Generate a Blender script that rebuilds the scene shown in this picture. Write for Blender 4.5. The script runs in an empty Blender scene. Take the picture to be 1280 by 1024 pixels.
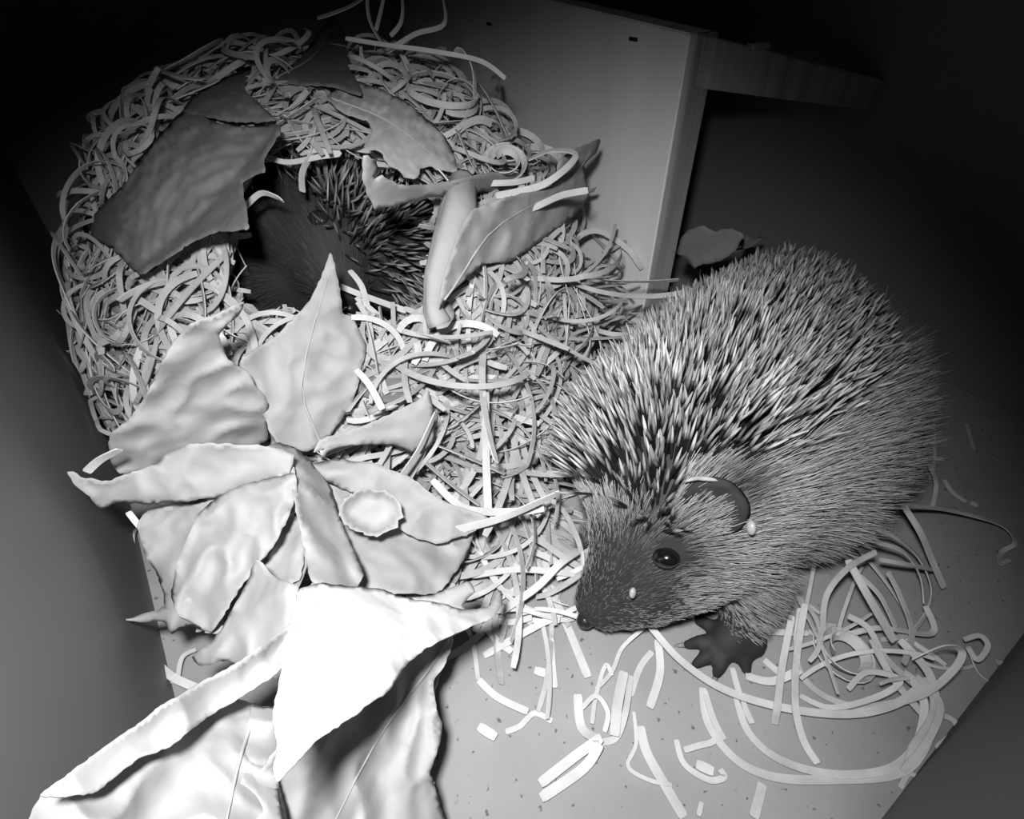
import bpy, bmesh, math, random
import numpy as np
from mathutils import Vector, Matrix, noise
from mathutils.bvhtree import BVHTree
from mathutils.geometry import delaunay_2d_cdt

SC = bpy.context.scene
COL = SC.collection
H = 0.22                       # lens height above the floor, metres
F = 700.0                      # focal length in pixels of the 1280 wide frame
PITCH = math.radians(40)
YAW = math.radians(35)

# ---------------------------------------------------------------- camera
RGT = Vector((math.cos(YAW), -math.sin(YAW), 0))
FW = Vector((math.sin(YAW), math.cos(YAW), 0))
FWD = FW * math.cos(PITCH) - Vector((0, 0, math.sin(PITCH)))
UP = FW * math.sin(PITCH) + Vector((0, 0, math.cos(PITCH)))
CAM = Vector((0, 0, H))
cd = bpy.data.cameras.new('camera'); cam = bpy.data.objects.new('camera', cd); COL.objects.link(cam)
cd.sensor_width = 36; cd.lens = 36 * F / 1280; cd.clip_start = 0.005; cd.clip_end = 10
m3 = Matrix((RGT, UP, -FWD)).transposed()
cam.matrix_world = Matrix.Translation(CAM) @ m3.to_4x4()
SC.camera = cam

# ---------------------------------------------------------------- view, world, light
SC.view_settings.view_transform = 'Standard'; SC.view_settings.look = 'None'
SC.view_settings.exposure = 0; SC.view_settings.gamma = 1; SC.view_settings.use_curve_mapping = False
w = bpy.data.worlds.new('world'); SC.world = w; w.use_nodes = True
w.node_tree.nodes['Background'].inputs[0].default_value = (0.5, 0.5, 0.5, 1)
w.node_tree.nodes['Background'].inputs[1].default_value = 0.010
SC.cycles.max_bounces = 5; SC.cycles.use_denoising = True

def ray(px, py):
    return FWD + RGT * ((px - 640) / F) + UP * ((512 - py) / F)
def P(px, py, z=0.0):          # point seen at a pixel, at height z (in units of H)
    r = ray(px, py); t = (z * H - H) / r.z
    return CAM + r * t
def proj(p):
    d = p - CAM; Z = d.dot(FWD)
    return (640 + F * d.dot(RGT) / Z, 512 - F * d.dot(UP) / Z, Z)

ld = bpy.data.lights.new('infrared_lamp', 'SPOT'); lo = bpy.data.objects.new('infrared_lamp', ld); COL.objects.link(lo)
LED = CAM + RGT * (-0.07 * H) + FW * (0.01 * H) + Vector((0, 0, 0.20 * H))
lo.location = LED
aim = P(560, 640, 0.1)
lo.rotation_euler = (aim - LED).to_track_quat('-Z', 'Y').to_euler()
ld.energy = 5.4; ld.spot_size = math.radians(97); ld.spot_blend = 1.0; ld.shadow_soft_size = 0.010
ld.color = (1, 1, 1)

# ---------------------------------------------------------------- helpers
def link(name, me, mat=None, parent=None):
    o = bpy.data.objects.new(name, me); COL.objects.link(o)
    if mat: me.materials.append(mat)
    if parent: o.parent = parent
    return o
def mesh(name, vs, fs, smooth=True):
    me = bpy.data.meshes.new(name); me.from_pydata([tuple(v) for v in vs], [], fs); me.update()
    if smooth: me.shade_smooth()
    return me
def tag(o, label, cat, group=None, kind=None):
    o['label'] = label; o['category'] = cat
    if group: o['group'] = group
    if kind: o['kind'] = kind
    return o
def empty(name, loc):
    o = bpy.data.objects.new(name, None); o.location = loc; o.empty_display_size = 0.01; COL.objects.link(o)
    return o
def box(name, lo_, hi_, mat, parent=None, kind=None, bev=0.0):
    bm = bmesh.new(); bmesh.ops.create_cube(bm, size=1)
    for v in bm.verts:
        v.co = Vector([(lo_[i] + hi_[i]) / 2 + v.co[i] * (hi_[i] - lo_[i]) for i in range(3)])
    if bev: bmesh.ops.bevel(bm, geom=bm.edges[:], offset=bev, segments=2, affect='EDGES')
    me = bpy.data.meshes.new(name); bm.to_mesh(me); bm.free()
    o = link(name, me, mat, parent)
    if kind: o['kind'] = kind
    return o

# ---------------------------------------------------------------- materials
def mat(name, base, rough=0.7, var=0.15, scale=30, bump=0.0, bscale=120, stretch=(1, 1, 1), spec=0.3,
        transl=0.0, specks=0.0):
    m = bpy.data.materials.new(name); m.use_nodes = True; n = m.node_tree.nodes; l = m.node_tree.links
    b = n['Principled BSDF']; b.inputs['Roughness'].default_value = rough
    b.inputs['Specular IOR Level'].default_value = spec
    tc = n.new('ShaderNodeTexCoord'); mp = n.new('ShaderNodeMapping'); mp.inputs['Scale'].default_value = stretch
    l.new(tc.outputs['Object'], mp.inputs[0])
    nz = n.new('ShaderNodeTexNoise'); nz.inputs['Scale'].default_value = scale; nz.inputs['Detail'].default_value = 5
    l.new(mp.outputs[0], nz.inputs['Vector'])
    cr = n.new('ShaderNodeValToRGB')
    a, c = base * (1 - var), min(1, base * (1 + var))
    cr.color_ramp.elements[0].position = 0.3; cr.color_ramp.elements[0].color = (a, a, a, 1)
    cr.color_ramp.elements[1].position = 0.7; cr.color_ramp.elements[1].color = (c, c, c, 1)
    l.new(nz.outputs['Fac'], cr.inputs[0]); out = cr.outputs[0]
    if specks:
        n2 = n.new('ShaderNodeTexNoise'); n2.inputs['Scale'].default_value = 330; n2.inputs['Detail'].default_value = 2
        l.new(tc.outputs['Object'], n2.inputs['Vector'])
        c2 = n.new('ShaderNodeValToRGB')
        c2.color_ramp.elements[0].position = 0.283; c2.color_ramp.elements[0].color = (1 - specks,) * 3 + (1,)
        c2.color_ramp.elements[1].position = 0.33; c2.color_ramp.elements[1].color = (1, 1, 1, 1)
        l.new(n2.outputs['Fac'], c2.inputs[0])
        mx = n.new('ShaderNodeMix'); mx.data_type = 'RGBA'; mx.blend_type = 'MULTIPLY'; mx.inputs[0].default_value = 1
        l.new(out, mx.inputs[6]); l.new(c2.outputs[0], mx.inputs[7]); out = mx.outputs[2]
    l.new(out, b.inputs['Base Color'])
    if bump:
        n3 = n.new('ShaderNodeTexNoise'); n3.inputs['Scale'].default_value = bscale; n3.inputs['Detail'].default_value = 6
        if 'leaf' in name and 'rib' not in name:
            n3.noise_type = 'RIDGED_MULTIFRACTAL'; n3.inputs['Roughness'].default_value = .55
        l.new(mp.outputs[0], n3.inputs['Vector'])
        bp = n.new('ShaderNodeBump'); bp.inputs['Strength'].default_value = bump; bp.inputs['Distance'].default_value = 0.001
        l.new(n3.outputs['Fac'], bp.inputs['Height']); l.new(bp.outputs[0], b.inputs['Normal'])
    if transl:
        tr = n.new('ShaderNodeBsdfTranslucent'); l.new(out, tr.inputs[0])
        ms = n.new('ShaderNodeMixShader'); ms.inputs[0].default_value = transl
        l.new(b.outputs[0], ms.inputs[1]); l.new(tr.outputs[0], ms.inputs[2])
        l.new(ms.outputs[0], n['Material Output'].inputs[0])
    return m
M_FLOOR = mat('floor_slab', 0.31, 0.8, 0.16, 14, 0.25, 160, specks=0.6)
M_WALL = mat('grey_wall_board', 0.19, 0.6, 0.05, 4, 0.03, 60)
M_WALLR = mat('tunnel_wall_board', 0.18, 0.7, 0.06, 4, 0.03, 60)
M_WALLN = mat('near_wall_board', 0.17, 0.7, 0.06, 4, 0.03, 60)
M_PLY = mat('birch_plywood', 0.82, 0.6, 0.05, 9, 0.05, 80, (6, 6, 0.6))
M_EDGE = mat('plywood_edge', 0.34, 0.7, 0.22, 14, 0.1, 90, (10, 10, 0.5))
M_DARK = mat('dark_metal', 0.02, 0.5, 0.1, 20)
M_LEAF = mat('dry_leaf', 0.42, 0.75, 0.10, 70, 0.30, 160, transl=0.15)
M_LEAFD = mat('dull_shaded_leaf', 0.19, 0.8, 0.12, 70, 0.30, 160, transl=0.12)  # dull leaves; the dark base also paints weak light on nest and tunnel leaves
M_LEAFW = mat('lamplit_dry_leaf', 0.66, 0.75, 0.04, 70, 0.30, 160, transl=0.12)  # dry leaf made lighter; strong lamp light on the nearest leaf is in the colour
M_RIB = mat('leaf_rib', 0.40, 0.7, 0.1, 90)
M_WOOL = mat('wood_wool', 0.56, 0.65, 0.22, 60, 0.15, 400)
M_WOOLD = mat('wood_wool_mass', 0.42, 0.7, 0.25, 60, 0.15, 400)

# ---------------------------------------------------------------- the box (setting)
XL, XR, YN, YF, ZT = -0.2346 * H, 1.80 * H, -0.113 * H, 2.45 * H, 1.45 * H
PX0, PX1, PY = 1.185 * H, 1.265 * H, 1.0 * H
T = 0.012
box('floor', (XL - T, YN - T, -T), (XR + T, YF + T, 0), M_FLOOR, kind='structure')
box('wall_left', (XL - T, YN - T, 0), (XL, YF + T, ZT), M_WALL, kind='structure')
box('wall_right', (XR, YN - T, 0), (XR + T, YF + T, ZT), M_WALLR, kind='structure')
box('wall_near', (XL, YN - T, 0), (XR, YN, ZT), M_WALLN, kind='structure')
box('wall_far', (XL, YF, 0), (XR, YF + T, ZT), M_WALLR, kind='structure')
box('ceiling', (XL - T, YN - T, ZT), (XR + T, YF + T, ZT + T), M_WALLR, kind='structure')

# partition with sloping top, end batten and nail heads
pt = empty('partition_panel', ((PX0 + PX1) / 2, PY, 0))
tag(pt, 'pale plywood partition board standing between the nest and the tunnel', 'partition')
def prism(name, pts, mat_, parent, bev=0.0008):     # pts: 8 corners, bottom ring then top ring (world)
    bm = bmesh.new(); off = parent.location if parent else Vector()
    vs = [bm.verts.new(Vector(p) - off) for p in pts]
    for f in ((3, 2, 1, 0), (4, 5, 6, 7), (0, 1, 5, 4), (1, 2, 6, 5), (2, 3, 7, 6), (3, 0, 4, 7)):
        bm.faces.new([vs[i] for i in f])
    bmesh.ops.recalc_face_normals(bm, faces=bm.faces[:])
    if bev: bmesh.ops.bevel(bm, geom=bm.edges[:], offset=bev, segments=2, affect='EDGES')
    me = bpy.data.meshes.new(name); bm.to_mesh(me); bm.free()
    return link(name, me, mat_, parent)
za, zb = 0.84 * H, 0.93 * H
prism('board', [(PX0, PY, 0), (PX1, PY, 0), (PX1, YF, 0), (PX0, YF, 0),
                (PX0, PY, za), (PX1, PY, za), (PX1, YF, zb), (PX0, YF, zb)], M_PLY, pt)
prism('edge_strip', [(PX0 + .001, PY - .004, 0), (PX1, PY - .004, 0), (PX1, PY, 0), (PX0 + .001, PY, 0),
                     (PX0 + .001, PY - .004, za), (PX1, PY - .004, za), (PX1, PY, za), (PX0 + .001, PY, za)], M_EDGE, pt, 0.0005)
def hit_plane_x(px, py, X):
    r = ray(px, py); return CAM + r * ((X - CAM.x) / r.x)
for (a, b) in ((792, 49), (612, 30)):
    c = hit_plane_x(a, b, PX0)
    o = box('staple', tuple(c - pt.location - Vector((.0006, .003, .0009))), tuple(c - pt.location + Vector((.0004, .003, .0009))), M_DARK, pt)
hd = empty('header_board', (PX1, PY, za)); tag(hd, 'grey wooden cross bar over the tunnel opening, running to the dark wall', 'board')
e1, e2 = Vector((XR - .0005, 0.83 * H, 0.713 * H)), Vector((PX0 + .006, PY - .004, za - .0005))
dn1, dn2 = Vector((0, 0, -0.075 * H)), Vector((0, 0, -0.105 * H))
bk = Vector((.03, 1, 0)) * 0.012
prism('bar', [e2 + dn2, e1 + dn1, e1 + dn1 + bk, e2 + dn2 + bk, e2, e1, e1 + bk, e2 + bk], M_EDGE, hd)
sp = e2.lerp(e1, .28)
box('splinter', tuple(sp - hd.location + Vector((-.006, .001, -.001))), tuple(sp - hd.location + Vector((.009, .006, .0022))), M_WOOL, hd, bev=.0006)

# ---------------------------------------------------------------- nest dome shape
DC = Vector((0.45 * H, 1.50 * H, 0)); DR = Vector((0.63 * H, 0.63 * H, 0.77 * H)); DE = 2.4
def dome_f(p, k=1.0):
    return (abs((p.x - DC.x) / (DR.x * k)) ** DE + abs((p.y - DC.y) / (DR.y * k)) ** DE + abs(max(p.z, 0) / (DR.z * k)) ** DE)
def dome_n(p):
    g = Vector((math.copysign(abs((p.x - DC.x) / DR.x) ** (DE - 1), p.x - DC.x) / DR.x,
                math.copysign(abs((p.y - DC.y) / DR.y) ** (DE - 1), p.y - DC.y) / DR.y,
                (max(p.z, 0) / DR.z) ** (DE - 1) / DR.z))
    return g.normalized() if g.length > 0 else Vector((0, 0, 1))
def dome_t(px, py):
    r = ray(px, py); t = 0.1 * H
    while t < 3 * H:
        q = CAM + r * t
        if q.z < 0: return None
        if dome_f(q) < 1: return t
        t += 0.01 * H
    return None

# ---------------------------------------------------------------- leaves
def in_poly(x, y, poly):
    c = False; j = len(poly) - 1
    for i in range(len(poly)):
        xi, yi = poly[i]; xj, yj = poly[j]
        if (yi > y) != (yj > y) and x < (xj - xi) * (y - yi) / (yj - yi) + xi: c = not c
        j = i
    return c
def dist_poly(x, y, poly):
    best = 1e9
    for i in range(len(poly)):
        ax, ay = poly[i - 1]; bx, by = poly[i]
        dx, dy = bx - ax, by - ay; L = dx * dx + dy * dy + 1e-9
        t = max(0, min(1, ((x - ax) * dx + (y - ay) * dy) / L))
        best = min(best, math.hypot(x - ax - t * dx, y - ay - t * dy))
    return best
def fbm(v, o=3):
    s = 0; a = 1
    for i in range(o): s += a * noise.noise(v); v = v * 2.03; a *= 0.5
    return s
def spline(pts, k=7):
    out = []
    n = len(pts)
    for i in range(n - 1):
        p0, p1, p2, p3 = pts[max(i - 1, 0)], pts[i], pts[i + 1], pts[min(i + 2, n - 1)]
        for s in range(k):
            t = s / k
            out.append(0.5 * ((2 * p1) + (p2 - p0) * t + (2 * p0 - 5 * p1 + 4 * p2 - p3) * t * t + (3 * p1 - p0 - 3 * p2 + p3) * t ** 3))
    out.append(pts[-1]); return out
LEAVES = []; OUTL = []
def leaf(label, outline, anchors, crumple=0.012, curl=0.02, rib=None, mt=None, seed=0, step=5, group=None, jag=2.2,
         drape=False, folds=0.0, cup=0.0, name='dry_leaf'):
    rnd = random.Random(seed + 17)
    # outline, subdivided and slightly ragged
    ol = []
    n = len(outline)
    for i in range(n):
        p0, p1, p2, p3 = outline[i - 1], outline[i], outline[(i + 1) % n], outline[(i + 2) % n]
        L = math.dist(p1, p2); k = max(1, int(L / step))
        for s in range(k):
            t = s / k
            q = []
            for c in (0, 1):
                # tension-reduced spline keeps the corners
                m1, m2 = (p2[c] - p0[c]) * 0.22, (p3[c] - p1[c]) * 0.22
                h = ((2*t**3 - 3*t**2 + 1) * p1[c] + (t**3 - 2*t**2 + t) * m1 + (-2*t**3 + 3*t**2) * p2[c] + (t**3 - t**2) * m2)
                q.append(h)
            if s: q[0] += rnd.uniform(-jag, jag) * .5; q[1] += rnd.uniform(-jag, jag) * .5
            ol.append(tuple(q))
    xs = [p[0] for p in ol]; ys = [p[1] for p in ol]
    pts = list(ol); ne = len(ol)
    y = min(ys)
    row = 0
    while y < max(ys):
        x = min(xs) + (step / 2 if row % 2 else 0)
        while x < max(xs):
            if in_poly(x, y, ol) and dist_poly(x, y, ol) > step * .55:
                pts.append((x + rnd.uniform(-1, 1), y + rnd.uniform(-1, 1)))
            x += step
        y += step * .87; row += 1
    A, B, C = [P(a[0], a[1], a[2]) for a in anchors]
    nrm = (B - A).cross(C - A).normalized()
    if nrm.dot(FWD) > 0: nrm = -nrm
    res = delaunay_2d_cdt([Vector(p) for p in pts], [(i, (i + 1) % ne) for i in range(ne)], [], 0, 1e-4)
    v2, faces = res[0], res[2]
    faces = [f for f in faces if in_poly(sum(v2[i][0] for i in f) / 3, sum(v2[i][1] for i in f) / 3, ol)]
    cx, cy = sum(xs) / len(xs), sum(ys) / len(ys)
    def place(x, y, off=0.0, e=99.0):
        r = ray(x, y)
        den = r.dot(nrm); t = (A - CAM).dot(nrm) / den
        t = max(0.3 * H, min(t, 2.2 * H))
        if drape:
            dt = dome_t(x, y)
            if dt is not None: t = min(t, dt - 0.05 * H) if drape is True else dt - drape * H
        w = CAM + r * t
        sv = Vector((w.x / H, w.y / H, w.z / H)) * 5.0 + Vector((seed * 3.1, seed * 1.7, 0))
        ridge = abs(noise.noise(sv * 1.1)) * 2 - .5 + 0.5 * (abs(noise.noise(sv * 2.6)) * 2 - .5)
        d = crumple * H * (.35 * ridge + .25 * fbm(sv * 2.2) + .35 * (1 - 4 * abs(noise.noise(sv * 3.3 + Vector((seed, 0, 3))))))
        if folds: d += folds * H * math.sin((x * .8 + y * .6) * 0.045 + 2 * noise.noise(sv * .6) + seed)
        ef = max(0, 1 - e / 20.0)
        d += .12 * crumple * H * (1 - 3 * abs(noise.noise(sv * 5.5))) * .4 + crumple * H * (.85 * noise.voronoi(sv * 1.5)[0][0] + .34 * noise.voronoi(sv * 3.7)[0][0] - .8) + .04 * crumple * H * noise.noise(sv * 14)
        d += .55 * curl * H * ef * ef * (0.0 + noise.noise(sv * 1.7) * 1.5)
        d += cup * H * max(0, 1 - e / 16) ** 2
        w = w - r * ((d + off) / r.length * 1.0)
        # stay inside the box
        for _ in range(2):
            dd = w - CAM
            if w.x < XL + .0015: w = CAM + dd * ((XL + .0015 - CAM.x) / dd.x)
            if w.z < .0012: w = CAM + (w - CAM) * ((.0012 - CAM.z) / (w.z - CAM.z))
            dd = w - CAM
            if w.y > PY and w.x > PX0 - .0015 or (w.x > PX0 - .0015 and dd.x > 0 and w.y > PY - .01):
                w = CAM + dd * ((PX0 - .0015 - CAM.x) / dd.x)
            if w.y < YN + .0015: w = CAM + dd * ((YN + .0015 - CAM.y) / dd.y)
        return w
    bb = (min(xs), max(xs), min(ys), max(ys))
    OUTL.append((ol[::3], bb, place))
    vw = [place(p[0], p[1], 0, dist_poly(p[0], p[1], ol)) for p in v2]
    cen = place(cx, cy)
    me = mesh(name, [v - cen for v in vw], faces)
    o = link(name, me, mt or M_LEAF); o.location = cen
    sm = o.modifiers.new('sol', 'SOLIDIFY'); sm.thickness = 0.00035; sm.offset = 1
    tag(o, label, 'leaf', group)
    if rib:
        pp = []; rv = spline([Vector((q[0], q[1], 0)) for q in rib], 4); rib = [(q.x + 3 * math.sin(j * .9 + seed), q.y) for j, q in enumerate(rv)]
        for i in range(len(rib) - 1):
            k = max(2, int(math.dist(rib[i], rib[i + 1]) / 8))
            for s in range(k):
                t = s / k; x = rib[i][0] * (1 - t) + rib[i + 1][0] * t; y = rib[i][1] * (1 - t) + rib[i + 1][1] * t
                pp.append(place(x, y, 0.0002, dist_poly(x, y, ol)) - cen)
        tube('midrib', pp, [0.0006 * (1 - .75 * i / len(pp)) for i in range(len(pp))], M_RIB, o)
    LEAVES.append(o)
    return o
def tube(name, pts, radii, mt, parent=None, n=6):
    vs = []; fs = []
    up = Vector((.3, .2, 1)).normalized()
    for i, p in enumerate(pts):
        d = (pts[min(i + 1, len(pts) - 1)] - pts[max(i - 1, 0)]).normalized()
        s = d.cross(up).normalized(); u = s.cross(d)
        for k in range(n):
            a = 2 * math.pi * k / n
            vs.append(p + (s * math.cos(a) + u * math.sin(a)) * radii[i])
    for i in range(len(pts) - 1):
        for k in range(n):
            fs.append((i * n + k, i * n + (k + 1) % n, (i + 1) * n + (k + 1) % n, (i + 1) * n + k))
    b0 = len(vs); fs.append(tuple(range(n - 1, -1, -1))); fs.append(tuple(range((len(pts) - 1) * n, len(pts) * n)))
    return link(name, mesh(name, vs, fs), mt, parent)
def dz(px, py, off):           # height (in H) of the nest surface seen at a pixel, off nearer to the lens
    t = dome_t(px, py) or 1.5 * H
    r = ray(px, py); return (CAM + r * (t - off * H)).z / H

# leaves on the nest
leaf('large dim broad leaf lying over the left shoulder of the nest',
     [(232,135),(262,150),(300,158),(345,155),(350,165),(330,198),(330,215),(303,228),(310,285),(270,290),(235,305),(175,343),(140,310),(100,288),(150,235),(190,180)],
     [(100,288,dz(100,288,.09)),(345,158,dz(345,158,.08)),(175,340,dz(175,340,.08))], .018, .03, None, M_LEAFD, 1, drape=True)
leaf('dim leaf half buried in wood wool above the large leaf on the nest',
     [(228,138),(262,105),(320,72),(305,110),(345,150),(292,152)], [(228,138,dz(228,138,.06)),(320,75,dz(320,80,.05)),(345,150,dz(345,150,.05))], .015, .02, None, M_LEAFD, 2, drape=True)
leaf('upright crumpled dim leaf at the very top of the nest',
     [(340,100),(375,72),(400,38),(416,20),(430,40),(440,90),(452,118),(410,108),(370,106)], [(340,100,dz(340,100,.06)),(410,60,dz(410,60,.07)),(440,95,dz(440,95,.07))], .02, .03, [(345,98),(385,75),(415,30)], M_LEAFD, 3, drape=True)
leaf('grey leaf with gnawed ragged edge hanging over the nest opening',
     [(408,122),(440,100),(500,122),(545,158),(565,185),(572,215),(545,212),(540,208),(525,211),(522,222),(505,222),(498,212),(485,208),(476,190),(462,187),(455,183),(465,165),(458,150),(430,142)],
     [(408,122,dz(408,122,.08)),(572,215,dz(572,215,.10)),(460,186,dz(420,160,.14))], .012, .015, [(415,122),(480,150),(565,210)], None, 4, drape=.08)
leaf('long ragged leaf edge curling across the nest opening under the gnawed leaf',
     [(455,195),(470,199),(473,216),(467,225),(478,219),(500,232),(560,227),(622,214),(668,222),(640,236),(600,240),(560,243),(520,252),(470,262),(458,240),(453,218)],
     [(455,195,dz(420,160,.22)),(668,222,dz(668,222,.12)),(470,262,dz(420,160,.22)-.10)], .008, .03, None, None, 5, jag=3)
leaf('pointed leaf leaning on the plywood partition at the right side of the nest',
     [(548,385),(556,345),(570,300),(592,262),(640,245),(690,232),(700,200),(722,185),(750,174),(745,192),(730,207),(736,245),(720,268),(690,290),(640,327),(605,330),(570,360)],
     [(550,380,dz(550,380,.13)),(748,176,.62),(690,290,dz(690,290,.14))], .018, .03, [(556,375),(610,295),(700,235),(745,180)], None, 6)
leaf('tall pointed mid grey leaf standing in front of the nest opening',
     [(413,316),(419,330),(425,365),(430,393),(441,396),(448,412),(458,430),(450,470),(440,505),(412,545),(385,565),(345,552),(320,500),(300,452),(345,420),(370,395),(385,378),(402,345)],
     [(413,318,dz(413,340,.12)),(385,565,.26),(305,455,dz(330,455,.13))], .016, .02, [(400,560),(380,480),(412,330)], None, 7)
# the pile of leaves in front
leaf('pointed pale leaf standing up at the left front of the nest',
     [(305,377),(300,392),(283,408),(274,420),(280,440),(293,456),(310,465),(322,485),(336,505),(333,525),(335,550),(322,562),(240,570),(195,588),(150,592),(138,575),(137,545),(165,520),(190,480),(215,430),(240,405),(275,392)],
     [(305,377,.60),(140,575,.36),(335,540,.30)], .022, .03, None, None, 8, folds=.006)
leaf('leaf folded lengthwise with its curled point against the left wall',
     [(84,590),(92,590),(100,597),(135,602),(165,590),(198,580),(203,570),(240,555),(290,556),(335,558),(368,568),(362,592),(320,606),(280,620),(240,626),(185,631),(150,628),(125,636),(108,618),(92,604)],
     [(85,592,.40),(365,575,.38),(185,630,.34)], .018, .04, None, None, 9, folds=.008)
leaf('narrow crumpled leaf ridge running down the middle of the leaf pile',
     [(332,560),(350,553),(372,562),(398,585),(415,612),(425,650),(455,715),(440,738),(400,738),(385,715),(378,680),(372,645),(364,600)],
     [(345,560,.37),(450,725,.28),(385,720,.36)], .022, .04, None, None, 10, folds=.01)
leaf('large crumpled pale leaf filling the left of the pile above the floor edge',
     [(183,640),(215,632),(255,628),(290,608),(330,592),(366,582),(371,615),(360,645),(345,668),(330,700),(312,716),(285,755),(262,790),(238,782),(215,793),(203,777),(180,778),(158,774),(205,758),(198,722),(180,690),(172,655)],
     [(175,655,.27),(366,585,.36),(215,790,.20)], .030, .04, None, None, 11, folds=.014)
leaf('upper crumpled leaf lying over the large crumpled leaf, ending at the ridge',
     [(246,645),(270,622),(310,604),(368,592),(371,618),(358,652),(342,682),(322,706),(300,735),(280,768),(262,791),(240,778),(222,768),(214,742),(222,700),(236,668)],
     [(246,645,.31),(366,595,.385),(262,788,.24)], .030, .04, None, None, 31, folds=.012)
leaf('small dull leaf scrap in the dark gap under the leaf roll',
     [(292,872),(318,848),(354,836),(352,886),(318,890)], [(292,872,.22),(354,836,.22),(352,886,.2)], .02, .02, None, M_LEAFD, 32)
leaf('dull leaf half covered by wood wool right of the tall pointed leaf',
     [(445,470),(470,448),(520,452),(548,472),(525,502),(470,502),(450,492)], [(445,470,.33),(548,472,.29),(525,502,.27)], .015, .02, None, M_LEAFD, 33); OUTL.pop()
leaf('crumpled leaf tip at the foot of the tight leaf roll',
     [(543,386),(560,376),(568,392),(560,408),(546,411),(538,398)], [(543,386,dz(548,400,.13)),(568,392,dz(560,400,.12)),(546,411,dz(550,405,.12))], .02, .03, None, None, 34)
leaf('right half of the veined leaf, folded along its rib below the white leaf',
     [(314,880),(330,884),(347,886),(353,930),(348,980),(352,1050),(290,1050),(300,980),(308,930)], [(314,880,.36),(347,886,.35),(345,1040,.40)], .022, .03, None, None, 35, folds=.01)
leaf('small pale leaf with torn tip lying just left of the white leaf',
     [(320,700),(345,722),(373,733),(374,760),(366,800),(330,825),(300,830),(275,826),(262,832),(248,832),(240,822),(262,805),(280,780),(305,735)],
     [(320,700,.36),(245,828,.24),(374,745,.37)], .022, .03, None, None, 12, folds=.008)
leaf('little dark-sided leaf tucked in the gap between the crumpled leaves',
     [(330,712),(345,672),(362,640),(374,650),(381,685),(374,725),(350,730)], [(330,712,.25),(364,640,.27),(374,725,.25)], .02, .02, None, None, 13)
leaf('broad pale leaf with a round curled hollow, right of the leaf pile',
     [(398,596),(430,590),(480,600),(540,640),(592,662),(585,690),(570,715),(545,742),(500,742),(455,745),(430,715),(412,660)],
     [(400,600,.26),(592,665,.12),(500,740,.18)], .022, .03, None, None, 14, folds=.006)
leaf('long lip-like leaf curling over the round hollow',
     [(388,580),(420,574),(470,580),(515,598),(545,622),(590,640),(612,648),(585,668),(545,680),(510,668),(490,650),(505,636),(470,625),(430,612),(400,600)],
     [(390,580,.31),(612,650,.17),(510,668,.21)], .016, .05, None, None, 15, folds=.006)
leaf('small pale leaf on wood wool in front of the nest, above the folded leaves',
     [(392,566),(400,550),(430,540),(465,528),(500,512),(520,502),(536,488),(541,510),(543,545),(538,558),(515,566),(490,557),(440,556),(410,560)],
     [(395,565,.32),(538,492,.34),(530,565,.24)], .012, .03, None, None, 16)
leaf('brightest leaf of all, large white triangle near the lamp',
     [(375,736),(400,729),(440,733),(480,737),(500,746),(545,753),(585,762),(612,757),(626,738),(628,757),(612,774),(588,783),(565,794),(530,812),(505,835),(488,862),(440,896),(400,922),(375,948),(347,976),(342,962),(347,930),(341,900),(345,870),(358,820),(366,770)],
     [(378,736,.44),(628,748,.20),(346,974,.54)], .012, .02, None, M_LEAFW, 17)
leaf('small upturned leaf flap behind the white leaf tip',
     [(512,748),(545,742),(586,727),(594,740),(578,757),(585,768),(545,764)], [(515,748,.30),(590,730,.27),(580,765,.27)], .01, .02, None, None, 18)
leaf('wide crumpled leaf under the white leaf, reaching the bottom of the view',
     [(330,960),(380,900),(440,850),(500,820),(560,780),(567,800),(556,830),(542,852),(545,885),(553,905),(548,935),(538,965),(548,1000),(552,1045),(330,1045)],
     [(430,905,.30),(560,800,.20),(548,1020,.12)], .024, .03, [(560,800),(490,900),(410,1040)], None, 19, folds=.010)
leaf('big veined leaf at the bottom left, propped against the left wall',
     [(42,1050),(52,992),(100,990),(170,945),(230,905),(290,872),(322,882),(345,885),(352,920),(345,965),(352,1050)],
     [(52,992,.52),(345,885,.34),(345,1040,.38)], .020, .02, [(315,885),(300,960),(275,1045)], None, 20, folds=.010)
leaf('long leaf roll along the top edge of the big veined leaf',
     [(50,994),(75,975),(120,942),(175,905),(200,885),(245,858),(300,828),(340,800),(368,778),(371,810),(345,842),(300,872),(262,895),(215,930),(170,950),(120,990),(80,996)],
     [(52,992,.55),(368,785,.40),(170,950,.50)], .018, .05, None, None, 21, folds=.005)
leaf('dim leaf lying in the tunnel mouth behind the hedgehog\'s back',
     [(850,300),(862,287),(880,282),(893,289),(915,286),(940,297),(955,296),(935,310),(915,316),(900,327),(880,330),(868,336),(856,322),(846,318)], [(850,300,.02+.22),(950,300,.30),(860,330,.20)], .02, .03, None, M_LEAFD, 22)

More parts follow.
